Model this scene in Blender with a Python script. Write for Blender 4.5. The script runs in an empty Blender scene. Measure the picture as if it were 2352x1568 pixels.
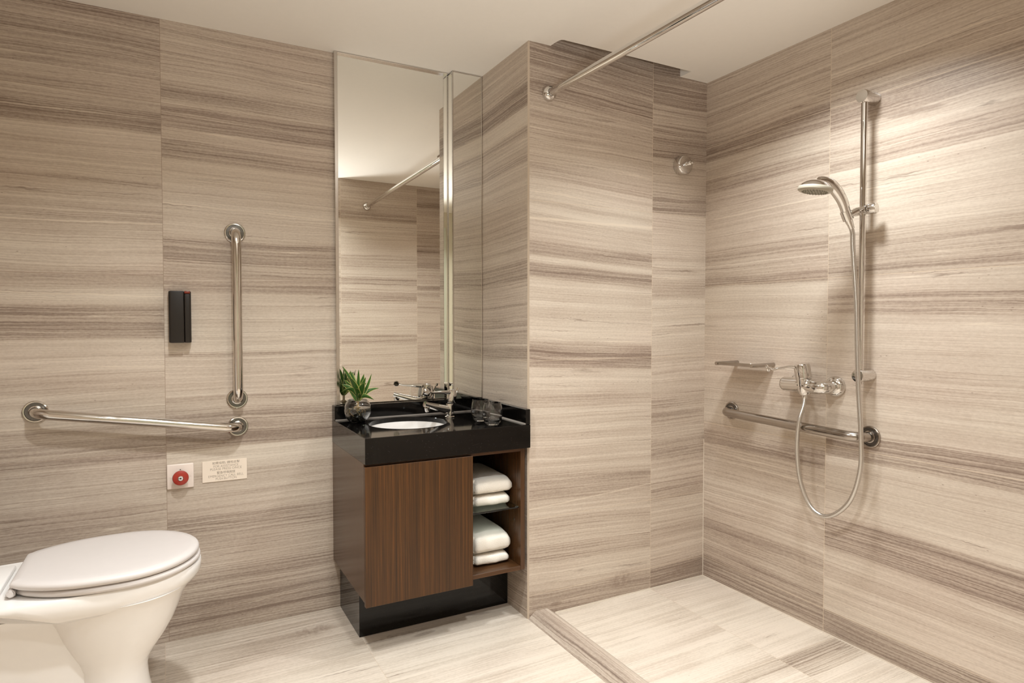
import bpy, bmesh, math, random
from mathutils import Vector, Matrix, noise as mnoise
random.seed(7)
C = bpy.context.scene.collection
S = bpy.context.scene
PI = math.pi
R = math.radians

# ------------------------------------------------------------------ camera
cam = bpy.data.cameras.new('camera'); cam.lens = 22.546; cam.sensor_width = 36; cam.clip_start = .02
co = bpy.data.objects.new('camera', cam); C.objects.link(co)
co.location = (-2.1195, -2.1173, 1.1427); co.rotation_euler = (R(90 - 1.691), 0, R(-28.296))
S.camera = co
# ------------------------------------------------------------------ colour management, world
S.view_settings.view_transform = 'Standard'; S.view_settings.look = 'None'
S.view_settings.gamma = 1; S.view_settings.use_curve_mapping = False
S.view_settings.exposure = 0.30
S.cycles.max_bounces = 9
w = bpy.data.worlds.new('world'); S.world = w; w.use_nodes = True
w.node_tree.nodes['Background'].inputs[0].default_value = (1, .88, .76, 1)
w.node_tree.nodes['Background'].inputs[1].default_value = .3

H = 2.2            # ceiling
WY = .459          # back wall plane (toilet and mirror)
NX = -.91          # niche side wall plane
OY = -1.747        # opposite wall plane
LX = -2.85         # left wall plane
EY = -2.75         # entrance wall plane
ES = -1.0          # where the opposite wall ends
WARM = (.93, .98, 1)

def lamp(name, loc, power, size, color=WARM, spread=170, rot=(0, 0, 0), shape='DISK', sy=None):
    l = bpy.data.lights.new(name, 'AREA'); l.energy = power; l.shape = shape; l.size = size
    if sy: l.size_y = sy
    l.color = color; l.spread = R(spread)
    o = bpy.data.objects.new(name, l); C.objects.link(o); o.location = loc; o.rotation_euler = rot
    return o
DOWNLIGHTS = [(-.49, -.80, 10.5, 'wide round recessed downlight in the ceiling over the shower floor'),
              (-1.95, -.62, 12.0, 'round recessed downlight in the ceiling in front of the toilet'),
              (-1.50, -1.40, 14.0, 'round recessed downlight in the ceiling nearest the opposite wall corner'),
              (-2.4, -2.0, 8.0, 'round recessed downlight in the ceiling beside the entrance door')]
for x, y, pw, _ in DOWNLIGHTS:
    lamp('downlight_lamp', (x, y, H - .004), pw, .18 if 'wide' in _ else .12, spread=128)
# added fill light, unseen behind the camera, softening the room off the ceiling
bl = lamp('added_bounce_fill', (-1.72, -2.42, 1.25), 10.5, .45, color=(.95, .98, 1), spread=100)
bl.rotation_euler = Vector((.30, .95, 1.25)).to_track_quat('-Z', 'Y').to_euler()

# ------------------------------------------------------------------ node helpers
class N:
    def __init__(s, name):
        s.m = bpy.data.materials.new(name); s.m.use_nodes = True
        s.t = s.m.node_tree; s.b = s.t.nodes['Principled BSDF']
    def n(s, typ, **kw):
        o = s.t.nodes.new(typ)
        for k, v in kw.items(): setattr(o, k, v)
        return o
    def put(s, sock, v):
        if isinstance(v, bpy.types.NodeSocket): s.t.links.new(v, sock)
        else: sock.default_value = v
    def math(s, op, a, b=0.0, c=0.0, clamp=False):
        o = s.n('ShaderNodeMath', operation=op, use_clamp=clamp)
        s.put(o.inputs[0], a); s.put(o.inputs[1], b); s.put(o.inputs[2], c)
        return o.outputs[0]
    def add(s, a, b): return s.math('ADD', a, b)
    def mul(s, a, b): return s.math('MULTIPLY', a, b)
    def coord(s, kind='Object'):
        tc = s.n('ShaderNodeTexCoord'); sp = s.n('ShaderNodeSeparateXYZ')
        s.t.links.new(tc.outputs[kind], sp.inputs[0]); s.vec = tc.outputs[kind]
        return sp.outputs
    def noise(s, x, y, z, det=2.0, rough=.5, scale=1.0):
        c = s.n('ShaderNodeCombineXYZ'); s.put(c.inputs[0], x); s.put(c.inputs[1], y); s.put(c.inputs[2], z)
        o = s.n('ShaderNodeTexNoise'); o.inputs['Scale'].default_value = scale
        o.inputs['Detail'].default_value = det; o.inputs['Roughness'].default_value = rough
        s.t.links.new(c.outputs[0], o.inputs['Vector'])
        return o.outputs['Fac']
    def ramp(s, f, stops, interp='LINEAR'):
        o = s.n('ShaderNodeValToRGB'); cr = o.color_ramp; cr.interpolation = interp
        while len(cr.elements) < len(stops): cr.elements.new(.5)
        for e, (p, c) in zip(cr.elements, stops):
            e.position = p; e.color = (c, c, c, 1) if isinstance(c, (int, float)) else (*c, 1)
        s.put(o.inputs[0], f); return o.outputs[0]
    def mix(s, f, a, b, bt='MIX'):
        o = s.n('ShaderNodeMix', data_type='RGBA', blend_type=bt)
        s.put(o.inputs[0], f)
        for i, v in ((6, a), (7, b)): s.put(o.inputs[i], (*v, 1) if isinstance(v, tuple) else v)
        return o.outputs[2]
    def mixf(s, f, a, b):
        o = s.n('ShaderNodeMix', data_type='FLOAT'); s.put(o.inputs[0], f); s.put(o.inputs[2], a); s.put(o.inputs[3], b)
        return o.outputs[0]
    def bump(s, h, strength=.3, dist=.001):
        o = s.n('ShaderNodeBump'); o.inputs['Strength'].default_value = strength; o.inputs['Distance'].default_value = dist
        s.put(o.inputs['Height'], h); s.t.links.new(o.outputs[0], s.b.inputs['Normal'])
    def set(s, **kw):
        for k, v in kw.items():
            k = k.replace('_', ' ')
            s.put(s.b.inputs[k], (*v, 1) if isinstance(v, tuple) and len(v) == 3 else v)
        return s.m

def srgb(r, g, b):
    f = lambda c: (c / 255 / 12.92) if c <= 10 else ((c / 255 + .055) / 1.055) ** 2.4
    return (f(r), f(g), f(b))

LIGHT = srgb(211, 198, 182); MID = srgb(182, 165.5, 149.5); DARK = srgb(129, 111, 98); VEIN = srgb(226, 212, 193)
FLOORPAL = (srgb(217, 204, 188), srgb(186, 171, 154), srgb(134, 117, 102))
GROUT = srgb(214, 196, 172)

def marble(name, ua, va, vmax, cols, useams=(), vseams=(), grout=GROUT, gw=.0011, tint=1.0, rough=.3, contrast=1.0, vmin=0.0, lift=0.0, pal=None, blots=(), lines=(), pamp=.30):
    """striped stone. cols = [(u_start, slope, u_ref, [(v, darkness)...]), ...] : one profile of bands per column of slabs"""
    s = N(name); xyz = s.coord(); U = xyz[ua]; V = xyz[va]
    sid = 0.37 * len(name)
    idn = None
    for k, u0 in enumerate(useams):
        g = s.mul(s.math('GREATER_THAN', U, u0), 3.71 + k); idn = g if idn is None else s.add(idn, g)
    for k, v0 in enumerate(vseams):
        g = s.mul(s.math('GREATER_THAN', V, v0), 1.93 + .7 * k); idn = g if idn is None else s.add(idn, g)
    idn = s.add(idn, sid) if idn is not None else sid
    w1 = s.mul(s.math('SUBTRACT', s.noise(s.mul(U, 1.0), s.mul(V, 3.0), idn, 1), .5), .045)
    w2 = s.mul(s.math('SUBTRACT', s.noise(s.mul(U, 6.0), s.mul(V, 26.0), idn, 2), .5), .009)
    w3 = s.mul(s.math('SUBTRACT', s.noise(s.mul(U, 38.0), s.mul(V, 90.0), idn, 1), .5), .0030)
    warp = s.add(s.add(w1, w2), w3)
    D = None; slope = 0.0
    for k, (u0, sl, uref, prof) in enumerate(cols):
        vv = s.add(s.add(V, s.mul(s.math('SUBTRACT', U, uref), -sl)), s.mul(warp, .6))
        f = s.math('DIVIDE', s.math('SUBTRACT', vv, vmin), vmax - vmin)
        prof = sorted(prof)
        stops = [(min(1, max(0, (v - vmin) / (vmax - vmin))), d) for v, d in prof]
        r = s.ramp(f, stops[:32])
        if len(stops) > 32:
            cut = (stops[31][0] + stops[32][0]) / 2
            r = s.mixf(s.math('GREATER_THAN', f, cut), r, s.ramp(f, [(max(0, cut - .001), stops[31][1])] + stops[32:]))
        if k == 0: D = r; slope = sl
        else:
            g = s.math('GREATER_THAN', U, u0)
            D = s.mixf(g, D, r); slope = s.mixf(g, slope, sl)
    Vw = s.add(s.add(V, warp), s.mul(s.mul(U, slope), -1.0) if not isinstance(slope, float) or slope != 0 else 0.0)
    n1 = s.noise(s.mul(U, .35), s.mul(Vw, 42.0), idn, 2, .55)
    n2 = s.noise(s.mul(U, .9), s.mul(Vw, 190.0), idn, 2.5, .65)
    n2b = s.noise(s.mul(U, 2.2), s.mul(Vw, 520.0), idn, 2, .7)
    n3 = s.noise(s.mul(U, 90.0), s.mul(V, 170.0), idn, 2, .6)
    patch = s.noise(s.mul(U, 3.0), s.mul(V, 7.0), s.add(idn, 4.0), 2)
    d = s.add(s.mul(D, .80), s.mul(s.math('SUBTRACT', n1, .5), .62 * contrast))
    amp = s.add(s.mul(D, .75), .38)
    d = s.add(d, s.mul(s.mul(s.math('SUBTRACT', n2, .5), amp), 1.45 * contrast))
    d = s.add(d, s.mul(s.mul(s.math('SUBTRACT', n2b, .5), amp), 1.5 * contrast))
    d = s.add(d, s.mul(s.math('SUBTRACT', n3, .5), .46))
    d = s.add(d, s.mul(s.math('SUBTRACT', patch, .5), pamp))
    d = s.add(d, .10 - lift)
    a_, b_, c_ = pal or (LIGHT, MID, DARK)
    col = s.ramp(d, [(0.0, a_), (.5, b_), (1.0, c_)])
    # slightly rosy areas in the stone
    pk = s.ramp(s.noise(s.mul(U, 1.5), s.mul(V, 3.5), s.add(idn, 11.0), 1), [(.5, 0.0), (.75, .35)])
    col = s.mix(pk, col, s.mix(1.0, col, (1.03, .975, .985), 'MULTIPLY'))
    # thin pale threads
    n4 = s.noise(s.mul(U, .30), s.mul(s.add(Vw, w3), 30.0), s.add(idn, 9.0), 1.5)
    th = s.math('SUBTRACT', 1.0, s.math('DIVIDE', s.math('ABSOLUTE', s.math('SUBTRACT', n4, .5)), .006), clamp=True)
    mk = s.ramp(s.noise(s.mul(U, 1.3), s.mul(V, 9.0), s.add(idn, 17.0), 1), [(.40, .0), (.60, .6)])
    col = s.mix(s.mul(th, mk), col, VEIN)
    # thin dark sutures
    n5 = s.noise(s.mul(U, .35), s.mul(s.add(Vw, s.mul(w3, 2.0)), 26.0), s.add(idn, 29.0), 1.5)
    td = s.math('SUBTRACT', 1.0, s.math('DIVIDE', s.math('ABSOLUTE', s.math('SUBTRACT', n5, .47)), .007), clamp=True)
    md = s.ramp(s.noise(s.mul(U, 3.0), s.mul(V, 8.0), s.add(idn, 37.0), 1), [(.45, 0.0), (.62, .6)])
    col = s.mix(s.mul(td, md), col, srgb(112, 92, 78))
    # named marks: dark lens-shaped blots and long pale threads
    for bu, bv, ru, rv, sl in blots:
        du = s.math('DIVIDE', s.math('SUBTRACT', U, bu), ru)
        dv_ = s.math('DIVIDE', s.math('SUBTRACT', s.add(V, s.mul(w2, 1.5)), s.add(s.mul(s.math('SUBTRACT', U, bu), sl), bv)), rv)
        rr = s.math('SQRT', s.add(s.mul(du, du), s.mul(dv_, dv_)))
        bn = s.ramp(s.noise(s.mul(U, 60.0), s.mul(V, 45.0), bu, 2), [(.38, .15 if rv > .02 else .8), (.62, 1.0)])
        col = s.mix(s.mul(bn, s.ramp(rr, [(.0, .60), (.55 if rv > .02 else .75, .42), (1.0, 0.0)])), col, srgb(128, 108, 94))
    for lu0, lu1, lv, sl, hw_, st in lines:
        dv_ = s.math('ABSOLUTE', s.math('SUBTRACT', s.add(V, s.add(s.mul(w2, 1.2), s.mul(w3, 1.5))), s.add(s.mul(s.math('SUBTRACT', U, lu0), sl), lv)))
        f_ = s.math('SUBTRACT', 1.0, s.math('DIVIDE', dv_, hw_), clamp=True)
        f_ = s.mul(s.mul(f_, st), s.mul(s.math('GREATER_THAN', U, lu0), s.math('LESS_THAN', U, lu1)))
        col = s.mix(f_, col, VEIN)
    # small pits
    vo = s.n('ShaderNodeTexVoronoi'); cb = s.n('ShaderNodeCombineXYZ')
    s.put(cb.inputs[0], s.mul(U, 26.0)); s.put(cb.inputs[1], s.mul(V, 60.0)); s.put(cb.inputs[2], idn)
    s.t.links.new(cb.outputs[0], vo.inputs['Vector']); vo.inputs['Scale'].default_value = 1.0
    pit = s.math('LESS_THAN', vo.outputs['Distance'], .085)
    pm = s.ramp(s.noise(s.mul(U, 2.5), s.mul(V, 14.0), s.add(idn, 51.0), 1), [(.56, 0.0), (.66, .5)])
    col = s.mix(s.mul(pit, pm), col, srgb(118, 98, 84))
    # joints
    J = None
    for q, seams in ((U, useams), (V, vseams)):
        for v0 in seams:
            j = s.math('LESS_THAN', s.math('ABSOLUTE', s.math('SUBTRACT', q, v0)), gw)
            J = j if J is None else s.math('MAXIMUM', J, j)
    if J is not None: col = s.mix(s.mul(J, .75), col, grout)
    if tint != 1.0: col = s.mix(1.0, col, (tint, tint, tint), 'MULTIPLY')
    s.set(Base_Color=col, Roughness=s.add(rough, s.mul(n3, .12)))
    s.b.inputs['Specular IOR Level'].default_value = .42
    if J is not None: s.bump(s.math('SUBTRACT', s.mul(n2, .15), J), .25, .0006)
    else: s.bump(n2, .06, .0005)
    return s.m

def prof(*bands, base=.3):
    """bands: (v_low, v_high, darkness) -> soft edged profile stops"""
    pts = []
    for a, b, d in sorted(bands):
        e = min(.006, (b - a) * .3); pts += [(a + e, d), (b - e, d)]
    return pts

# ------------------------------------------------------------------ plain materials
def plain(name, col, rough=.5, metal=0.0, spec=.5, **kw):
    s = N(name); xyz = s.coord()
    n = s.noise(s.mul(xyz[0], 40.0), s.mul(xyz[1], 40.0), s.mul(xyz[2], 40.0), 3)
    c = s.mix(s.mul(n, .12), tuple(col), tuple(x * .75 for x in col))
    s.set(Base_Color=c, Roughness=s.add(rough - .02, s.mul(n, .04)), Metallic=metal)
    s.b.inputs['Specular IOR Level'].default_value = spec
    for k, v in kw.items(): s.b.inputs[k.replace('_', ' ')].default_value = v
    return s.m

def metal(name, col, rough, brushed=0.0):
    s = N(name); xyz = s.coord()
    n = s.noise(s.mul(xyz[0], 30.0), s.mul(xyz[1], 30.0), s.mul(xyz[2], 30.0), 3)
    sm = s.ramp(n, [(.4, rough), (.7, rough + .05 + brushed)])
    s.set(Base_Color=tuple(col), Metallic=1.0, Roughness=sm)
    return s.m
CHROME = metal('chrome', (.70, .68, .655), .045)
STEEL = metal('polished steel', (.66, .62, .575), .10, .05)
STEELD = metal('dark steel', (.17, .16, .15), .22, .1)
STEELB = metal('brown tinted steel', (.42, .38, .34), .14, .08)
FRAME = metal('mirror frame metal', (.62, .585, .55), .16)
HOSEM = None
PLASTER = plain('ceiling paint', srgb(241, 235, 226), .75, spec=.2)
CERAM = plain('white ceramic', srgb(238, 233, 228), .14, spec=.55)
SEATM = plain('white seat plastic', srgb(208, 200, 195), .32, spec=.45)
WPLAST = plain('white switch plastic', srgb(236, 220, 208), .35)
RED = plain('red button plastic', srgb(162, 50, 36), .35)
BLACKP = plain('black plastic', (.012, .009, .007), .35, spec=.4)
PHONEM = plain('dark brown plastic', srgb(28, 20, 14), .42, spec=.45)
INK = plain('engraved grey lettering', srgb(136, 122, 108), .6)
SEAL = plain('grey sealant', srgb(120, 112, 104), .4)
PDOOR = plain('pale green door paint', srgb(190, 191, 172), .45)
RUBBER = plain('grey nozzle rubber', srgb(150, 146, 132), .5)
DARKVOID = plain('dark recess', srgb(70, 55, 45), .8)

def glass(name, tint=(1, 1, 1), rough=0.0, ior=1.45):
    s = N(name)
    s.set(Base_Color=tint, Roughness=rough, Transmission_Weight=1.0, IOR=ior)
    return s.m
GLASS = glass('clear glass'); WATER = glass('water', (.93, .97, .9), 0, 1.33)
SHELFG = glass('green tinted shelf glass', (.80, .93, .87), 0, 1.5)

def mirror_mat():
    s = N('mirror silver'); s.set(Base_Color=(.90, .895, .86), Metallic=1.0, Roughness=.004); return s.m
MIRROR = mirror_mat()

def granite():
    s = N('black granite'); xyz = s.coord()
    vo = s.n('ShaderNodeTexVoronoi'); vo.inputs['Scale'].default_value = 260; s.t.links.new(s.vec, vo.inputs['Vector'])
    sp = s.math('LESS_THAN', vo.outputs['Distance'], .16)
    rnd = s.math('GREATER_THAN', s.n('ShaderNodeSeparateColor').outputs[0], .0)
    sep = s.n('ShaderNodeSeparateColor'); s.t.links.new(vo.outputs['Color'], sep.inputs[0])
    pick = s.math('GREATER_THAN', sep.outputs[0], .86)
    m = s.noise(s.mul(xyz[0], 300.0), s.mul(xyz[1], 300.0), s.mul(xyz[2], 300.0), 2)
    base = s.mix(m, (.0018, .0014, .0012), (.0055, .0045, .0038))
    col = s.mix(s.mul(s.mul(sp, pick), .5), base, (.16, .15, .13))
    s.set(Base_Color=col, Roughness=.07); s.b.inputs['Specular IOR Level'].default_value = .36
    return s.m
GRANITE = granite()

def wood(name, ax=0, base=srgb(82, 51, 22), dark=srgb(34, 21, 10), red=srgb(118, 68, 25), rough=.3, vert=2):
    s = N(name); xyz = s.coord(); U = xyz[ax]; W = xyz[vert]; o = xyz[3 - ax - vert]
    wob = s.mul(s.math('SUBTRACT', s.noise(s.mul(U, 20.0), s.mul(W, 1.6), s.mul(o, 20.0), 2), .5), .004)
    u = s.add(U, wob)
    a = s.noise(s.mul(u, 620.0), s.mul(W, 2.2), s.mul(o, 620.0), 2.5, .6)
    b = s.noise(s.mul(u, 900.0), s.mul(W, 9.0), s.mul(o, 900.0), 2, .6)
    c = s.noise(s.mul(u, 40.0), s.mul(W, .8), s.mul(o, 40.0), 1)
    f = s.add(s.mul(a, .75), s.mul(b, .25))
    col = s.ramp(f, [(.30, dark), (.47, tuple(x * .72 for x in base)), (.56, base), (.72, red)])
    col = s.mix(s.ramp(c, [(.35, 0.0), (.7, .35)]), col, dark)
    s.set(Base_Color=col, Roughness=s.add(rough, s.mul(b, .12)))
    s.b.inputs['Specular IOR Level'].default_value = .4
    s.bump(f, .08, .0005)
    return s.m
WOODX = wood('striped brown veneer', 0)
WOODY = wood('striped brown veneer side', 1, base=srgb(86, 57, 33), red=srgb(94, 62, 36), dark=srgb(56, 36, 20), rough=.16)
WOODH = wood('striped brown veneer edge', 2, vert=0, base=srgb(88, 57, 32), red=srgb(106, 68, 36), dark=srgb(50, 32, 17))

def towel_mat():
    s = N('white terry'); xyz = s.coord()
    n = s.noise(s.mul(xyz[0], 420.0), s.mul(xyz[1], 420.0), s.mul(xyz[2], 420.0), 2, .7)
    c = s.mix(s.mul(n, .25), srgb(246, 238, 226), srgb(222, 212, 198))
    s.set(Base_Color=c, Roughness=.95, Sheen_Weight=.25); s.b.inputs['Specular IOR Level'].default_value = .1
    s.bump(n, .7, .0028)
    return s.m
TOWEL = towel_mat()

def leaf_mat():
    s = N('variegated leaf'); uv = s.coord('UV')
    e = s.math('ABSOLUTE', s.math('SUBTRACT', uv[0], .5))
    n = s.noise(s.mul(uv[0], 30.0), s.mul(uv[1], 1.5), 0.0, 2)
    g = s.mix(n, srgb(26, 66, 18), srgb(70, 112, 42))
    f = s.ramp(s.add(e, s.mul(s.math('SUBTRACT', n, .5), .05)), [(.39, 0.0), (.42, 1.0)])
    s.set(Base_Color=s.mix(f, g, srgb(196, 192, 112)), Roughness=.38)
    return s.m
LEAF = leaf_mat()
PEBBLE = plain('dark wet pebbles', srgb(40, 34, 26), .2)
ROOT = plain('pale roots', srgb(150, 120, 70), .6)

def hose_mat():
    s = N('ribbed steel hose'); uv = s.coord('UV')
    rib = s.math('SINE', s.mul(uv[1], 2 * PI * 520))
    s.set(Base_Color=(.62, .60, .57), Metallic=1.0, Roughness=.24)
    s.bump(rib, .2, .0004)
    return s.m
HOSEM = hose_mat()

# ------------------------------------------------------------------ mesh helpers
def finish(name, bm, mat, parent=None, smooth=True, angle=35):
    bmesh.ops.recalc_face_normals(bm, faces=bm.faces)
    if smooth:
        for f in bm.faces: f.smooth = True
        for e in bm.edges:
            if len(e.link_faces) == 2 and e.calc_face_angle(0) > R(angle): e.smooth = False
    me = bpy.data.meshes.new(name); bm.to_mesh(me); bm.free()
    me.materials.append(mat)
    o = bpy.data.objects.new(name, me); C.objects.link(o)
    if parent is not None:
        o.parent = parent; o.matrix_parent_inverse = Matrix.Translation(-parent.location) if parent.type == 'EMPTY' or parent.location.length else Matrix()
    return o
def tag(o, label=None, cat=None, group=None, kind=None):
    if label: o['label'] = label
    if cat: o['category'] = cat
    if group: o['group'] = group
    if kind: o['kind'] = kind
    return o
def thing(name, label, cat, loc, group=None):
    o = bpy.data.objects.new(name, None); C.objects.link(o); o.location = loc; o.empty_display_size = .05
    return tag(o, label, cat, group)
def struct(name, bm, mat, smooth=False):
    return tag(finish(name, bm, mat, None, smooth), kind='structure')
def box(bm, a, b, bevel=0.0, seg=2):
    g = bmesh.ops.create_cube(bm, size=1.0); vs = g['verts']
    for v in vs: v.co = Vector((a[i] + (b[i] - a[i]) * (v.co[i] + .5) for i in range(3)))
    if bevel:
        es = list({e for v in vs for e in v.link_edges})
        bmesh.ops.bevel(bm, geom=es, offset=bevel, segments=seg, profile=.5, affect='EDGES')
    return bm
def newbox(a, b, bevel=0.0, seg=2): return box(bmesh.new(), a, b, bevel, seg)
def prism(bm, poly, z0, z1, axis=2):
    """extrude a closed 2-D polygon along an axis"""
    def P(p, z):
        q = [p[0], p[1]]; q.insert(axis, z); return Vector(q)
    a = [bm.verts.new(P(p, z0)) for p in poly]; b = [bm.verts.new(P(p, z1)) for p in poly]
    n = len(poly)
    bm.faces.new(a[::-1]); bm.faces.new(b)
    for i in range(n): bm.faces.new((a[i], a[(i + 1) % n], b[(i + 1) % n], b[i]))
    return bm
def frame_of(d):
    d = d.normalized(); up = Vector((0, 0, 1)) if abs(d.z) < .9 else Vector((1, 0, 0))
    u = up.cross(d).normalized(); return u, d.cross(u).normalized()
def tube(bm, pts, rad, seg=20, cap=True, uv=False, scale2=None):
    pts = [Vector(p) for p in pts]; n = len(pts)
    rads = rad if isinstance(rad, (list, tuple)) else [rad] * n
    tang = []
    for i in range(n):
        t = (pts[min(i + 1, n - 1)] - pts[max(i - 1, 0)]); tang.append(t.normalized())
    u, v = frame_of(tang[0]); rings = []
    L = [0.0]
    for i in range(1, n): L.append(L[-1] + (pts[i] - pts[i - 1]).length)
    for i in range(n):
        if i:
            q = tang[i - 1].rotation_difference(tang[i]); u = q @ u
            u = (u - tang[i] * u.dot(tang[i])).normalized(); v = tang[i].cross(u)
        s2 = scale2[i] if scale2 else 1.0
        rings.append([bm.verts.new(pts[i] + (u * math.cos(a) + v * math.sin(a) * s2) * rads[i]) for a in (2 * PI * k / seg for k in range(seg))])
    lay = bm.loops.layers.uv.verify() if uv else None
    for i in range(n - 1):
        for k in range(seg):
            f = bm.faces.new((rings[i][k], rings[i][(k + 1) % seg], rings[i + 1][(k + 1) % seg], rings[i + 1][k]))
            if uv:
                for l, (a, b) in zip(f.loops, ((k, i), (k + 1, i), (k + 1, i + 1), (k, i + 1))): l[lay].uv = (a / seg, L[b])
    if cap:
        bm.faces.new(rings[0][::-1]); bm.faces.new(rings[-1])
    return bm
def smooth_path(pts, sub=8):
    pts = [Vector(p) for p in pts]; out = []
    P = [pts[0]] + pts + [pts[-1]]
    for i in range(1, len(P) - 2):
        for k in range(sub):
            t = k / sub; a, b, c, d = P[i - 1], P[i], P[i + 1], P[i + 2]
            out.append(.5 * ((2 * b) + (c - a) * t + (2 * a - 5 * b + 4 * c - d) * t * t + (3 * b - a - 3 * c + d) * t ** 3))
    out.append(pts[-1]); return out
def fillet(pts, r, sub=8):
    pts = [Vector(p) for p in pts]; out = [pts[0]]
    for i in range(1, len(pts) - 1):
        a, b, c = pts[i - 1], pts[i], pts[i + 1]
        d1 = (a - b).normalized(); d2 = (c - b).normalized()
        p, q = b + d1 * r, b + d2 * r
        for k in range(sub + 1):
            t = k / sub; out.append((1 - t) ** 2 * p + 2 * t * (1 - t) * (b + (d1 + d2) * r * .12) + t * t * q)
    out.append(pts[-1]); return out
def lathe(bm, prof, origin, axis=(0, 0, 1), seg=40, close=False):
    """prof = [(radius, height)...] round an axis; radius 0 ends close to a point"""
    o = Vector(origin); d = Vector(axis).normalized(); u, v = frame_of(d); rings = []
    for r, h in prof:
        if r < 1e-6: rings.append([bm.verts.new(o + d * h)])
        else: rings.append([bm.verts.new(o + d * h + (u * math.cos(a) + v * math.sin(a)) * r) for a in (2 * PI * k / seg for k in range(seg))])
    prs = list(zip(rings, rings[1:])) + ([(rings[-1], rings[0])] if close else [])
    for A, B in prs:
        for k in range(seg):
            k2 = (k + 1) % seg
            if len(A) == 1 and len(B) == 1: continue
            if len(A) == 1: bm.faces.new((A[0], B[k2], B[k]))
            elif len(B) == 1: bm.faces.new((A[k], A[k2], B[0]))
            else: bm.faces.new((A[k], A[k2], B[k2], B[k]))
    return bm
def loft(bm, rings, capa=True, capb=True):
    R_ = [[bm.verts.new(Vector(p)) for p in r] for r in rings]; n = len(R_[0])
    for A, B in zip(R_, R_[1:]):
        for k in range(n): bm.faces.new((A[k], A[(k + 1) % n], B[(k + 1) % n], B[k]))
    if capa: bm.faces.new(R_[0][::-1])
    if capb: bm.faces.new(R_[-1])
    return bm

# ================================================================== THE ROOM
# --- back wall (toilet side): two columns of slabs, band heights in metres
A_L = prof((0, .35, .65), (.35, .48, .50), (.48, .57, .40), (.57, .66, .40), (.66, .74, .68), (.74, .80, .45), (.80, .90, .25), (.90, .97, .35),
           (.97, 1.09, .15), (1.09, 1.20, .80), (1.20, 1.26, .15), (1.26, 1.31, .58), (1.31, 1.345, .50), (1.345, 1.43, .2), (1.43, 1.52, .42),
           (1.52, 1.62, .35), (1.62, 1.64, .5), (1.64, 1.80, .25), (1.80, 1.875, .82), (1.875, 1.98, .45), (1.98, 2.2, .62))
A_R = prof((0, .13, .78), (.13, .24, .60), (.24, .36, .45), (.36, .45, .68), (.45, .53, .42), (.53, .60, .38), (.60, .687, .1), (.687, .81, .72),
           (.81, .87, .45), (.87, 1.02, .22), (1.02, 1.035, .55), (1.035, 1.25, .2), (1.25, 1.306, .55), (1.306, 1.35, .42), (1.35, 1.44, .68), (1.44, 1.53, .3),
           (1.53, 1.72, .18), (1.72, 1.79, .65), (1.79, 1.83, .4), (1.83, 1.90, .75), (1.90, 1.94, .4), (1.94, 2.0, .65), (2.0, 2.2, .42))
m = marble('striped stone back wall', 0, 2, 2.2, [(-9, .01, -2.4, A_L), (-2.127, .0, -1.8, A_R)], useams=(-2.127,), vseams=(.09, .687, 1.306, 1.91), gw=.0009, grout=srgb(150, 130, 112),
           lines=((-2.7, -2.127, 1.475, .02, .003, .6), (-2.7, -2.127, 1.245, -.02, .003, .6), (-2.127, -1.53, 1.563, -.03, .003, .6)))
struct('wall_back', newbox((LX - .1, WY, -.05), (NX + .02, WY + .1, H + .05)), m)
# --- niche side wall
NP = prof((0, .25, .6), (.25, .8, .4), (.8, .99, .2), (.99, 1.04, .62), (1.04, 1.09, .35), (1.09, 1.17, .5), (1.17, 1.22, .45), (1.22, 1.30, .25), (1.30, 1.37, .68),
          (1.37, 1.50, .35), (1.50, 1.58, .38), (1.58, 1.74, .15), (1.74, 1.80, .55), (1.80, 1.84, .2), (1.84, 1.88, .5), (1.88, 1.95, .05), (1.95, 2.04, .8), (2.04, 2.2, .36))
m = marble('striped stone niche wall', 1, 2, 2.2, [(-9, -.04, .2, NP)], vseams=(.385, .996, 1.607), gw=.0006)
bm = prism(bmesh.new(), [(-.91, .006), (-.81, .106), (-.81, WY), (-.91, WY)], -.05, H + .04)
struct('wall_niche', bm, m)
# --- shower back wall
S_L = prof((0, .09, .65), (.09, .20, .2), (.20, .27, .5), (.27, .31, .25), (.31, .37, .5), (.37, .45, .3), (.45, .54, .62), (.54, .64, .3), (.64, .82, .2), (.82, .88, .42), (.88, .96, .1),
           (.96, 1.06, .80), (1.06, 1.16, .15), (1.16, 1.175, .45), (1.175, 1.30, .15), (1.30, 1.355, .75), (1.355, 1.385, .1), (1.385, 1.44, .6), (1.44, 1.54, .25), (1.54, 1.68, .1),
           (1.68, 1.74, .42), (1.74, 1.79, .25), (1.79, 1.90, .42), (1.90, 1.985, .48), (1.985, 2.2, .75))
S_R = prof((0, .09, .88), (.09, .18, .25), (.18, .27, .42), (.27, .37, .28), (.37, .46, .62), (.46, .54, .35), (.54, .62, .6), (.62, .72, .45), (.72, .85, .48), (.85, .99, .32),
           (.99, 1.06, .3), (1.06, 1.20, .15), (1.20, 1.25, .1), (1.25, 1.31, .5), (1.31, 1.45, .3), (1.45, 1.607, .2), (1.607, 1.70, .72), (1.70, 1.77, .45), (1.77, 1.84, .4), (1.84, 1.90, .72),
           (1.90, 1.98, .72), (1.98, 2.07, .5), (2.07, 2.2, .8))
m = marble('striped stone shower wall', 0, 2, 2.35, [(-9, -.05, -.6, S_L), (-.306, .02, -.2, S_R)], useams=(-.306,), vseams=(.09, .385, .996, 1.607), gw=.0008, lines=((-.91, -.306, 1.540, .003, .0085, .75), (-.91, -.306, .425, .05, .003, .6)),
           blots=((-.46, .070, .075, .040, .1), (-.78, .035, .03, .012, 0), (-.14, .05, .10, .03, 0)))
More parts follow.
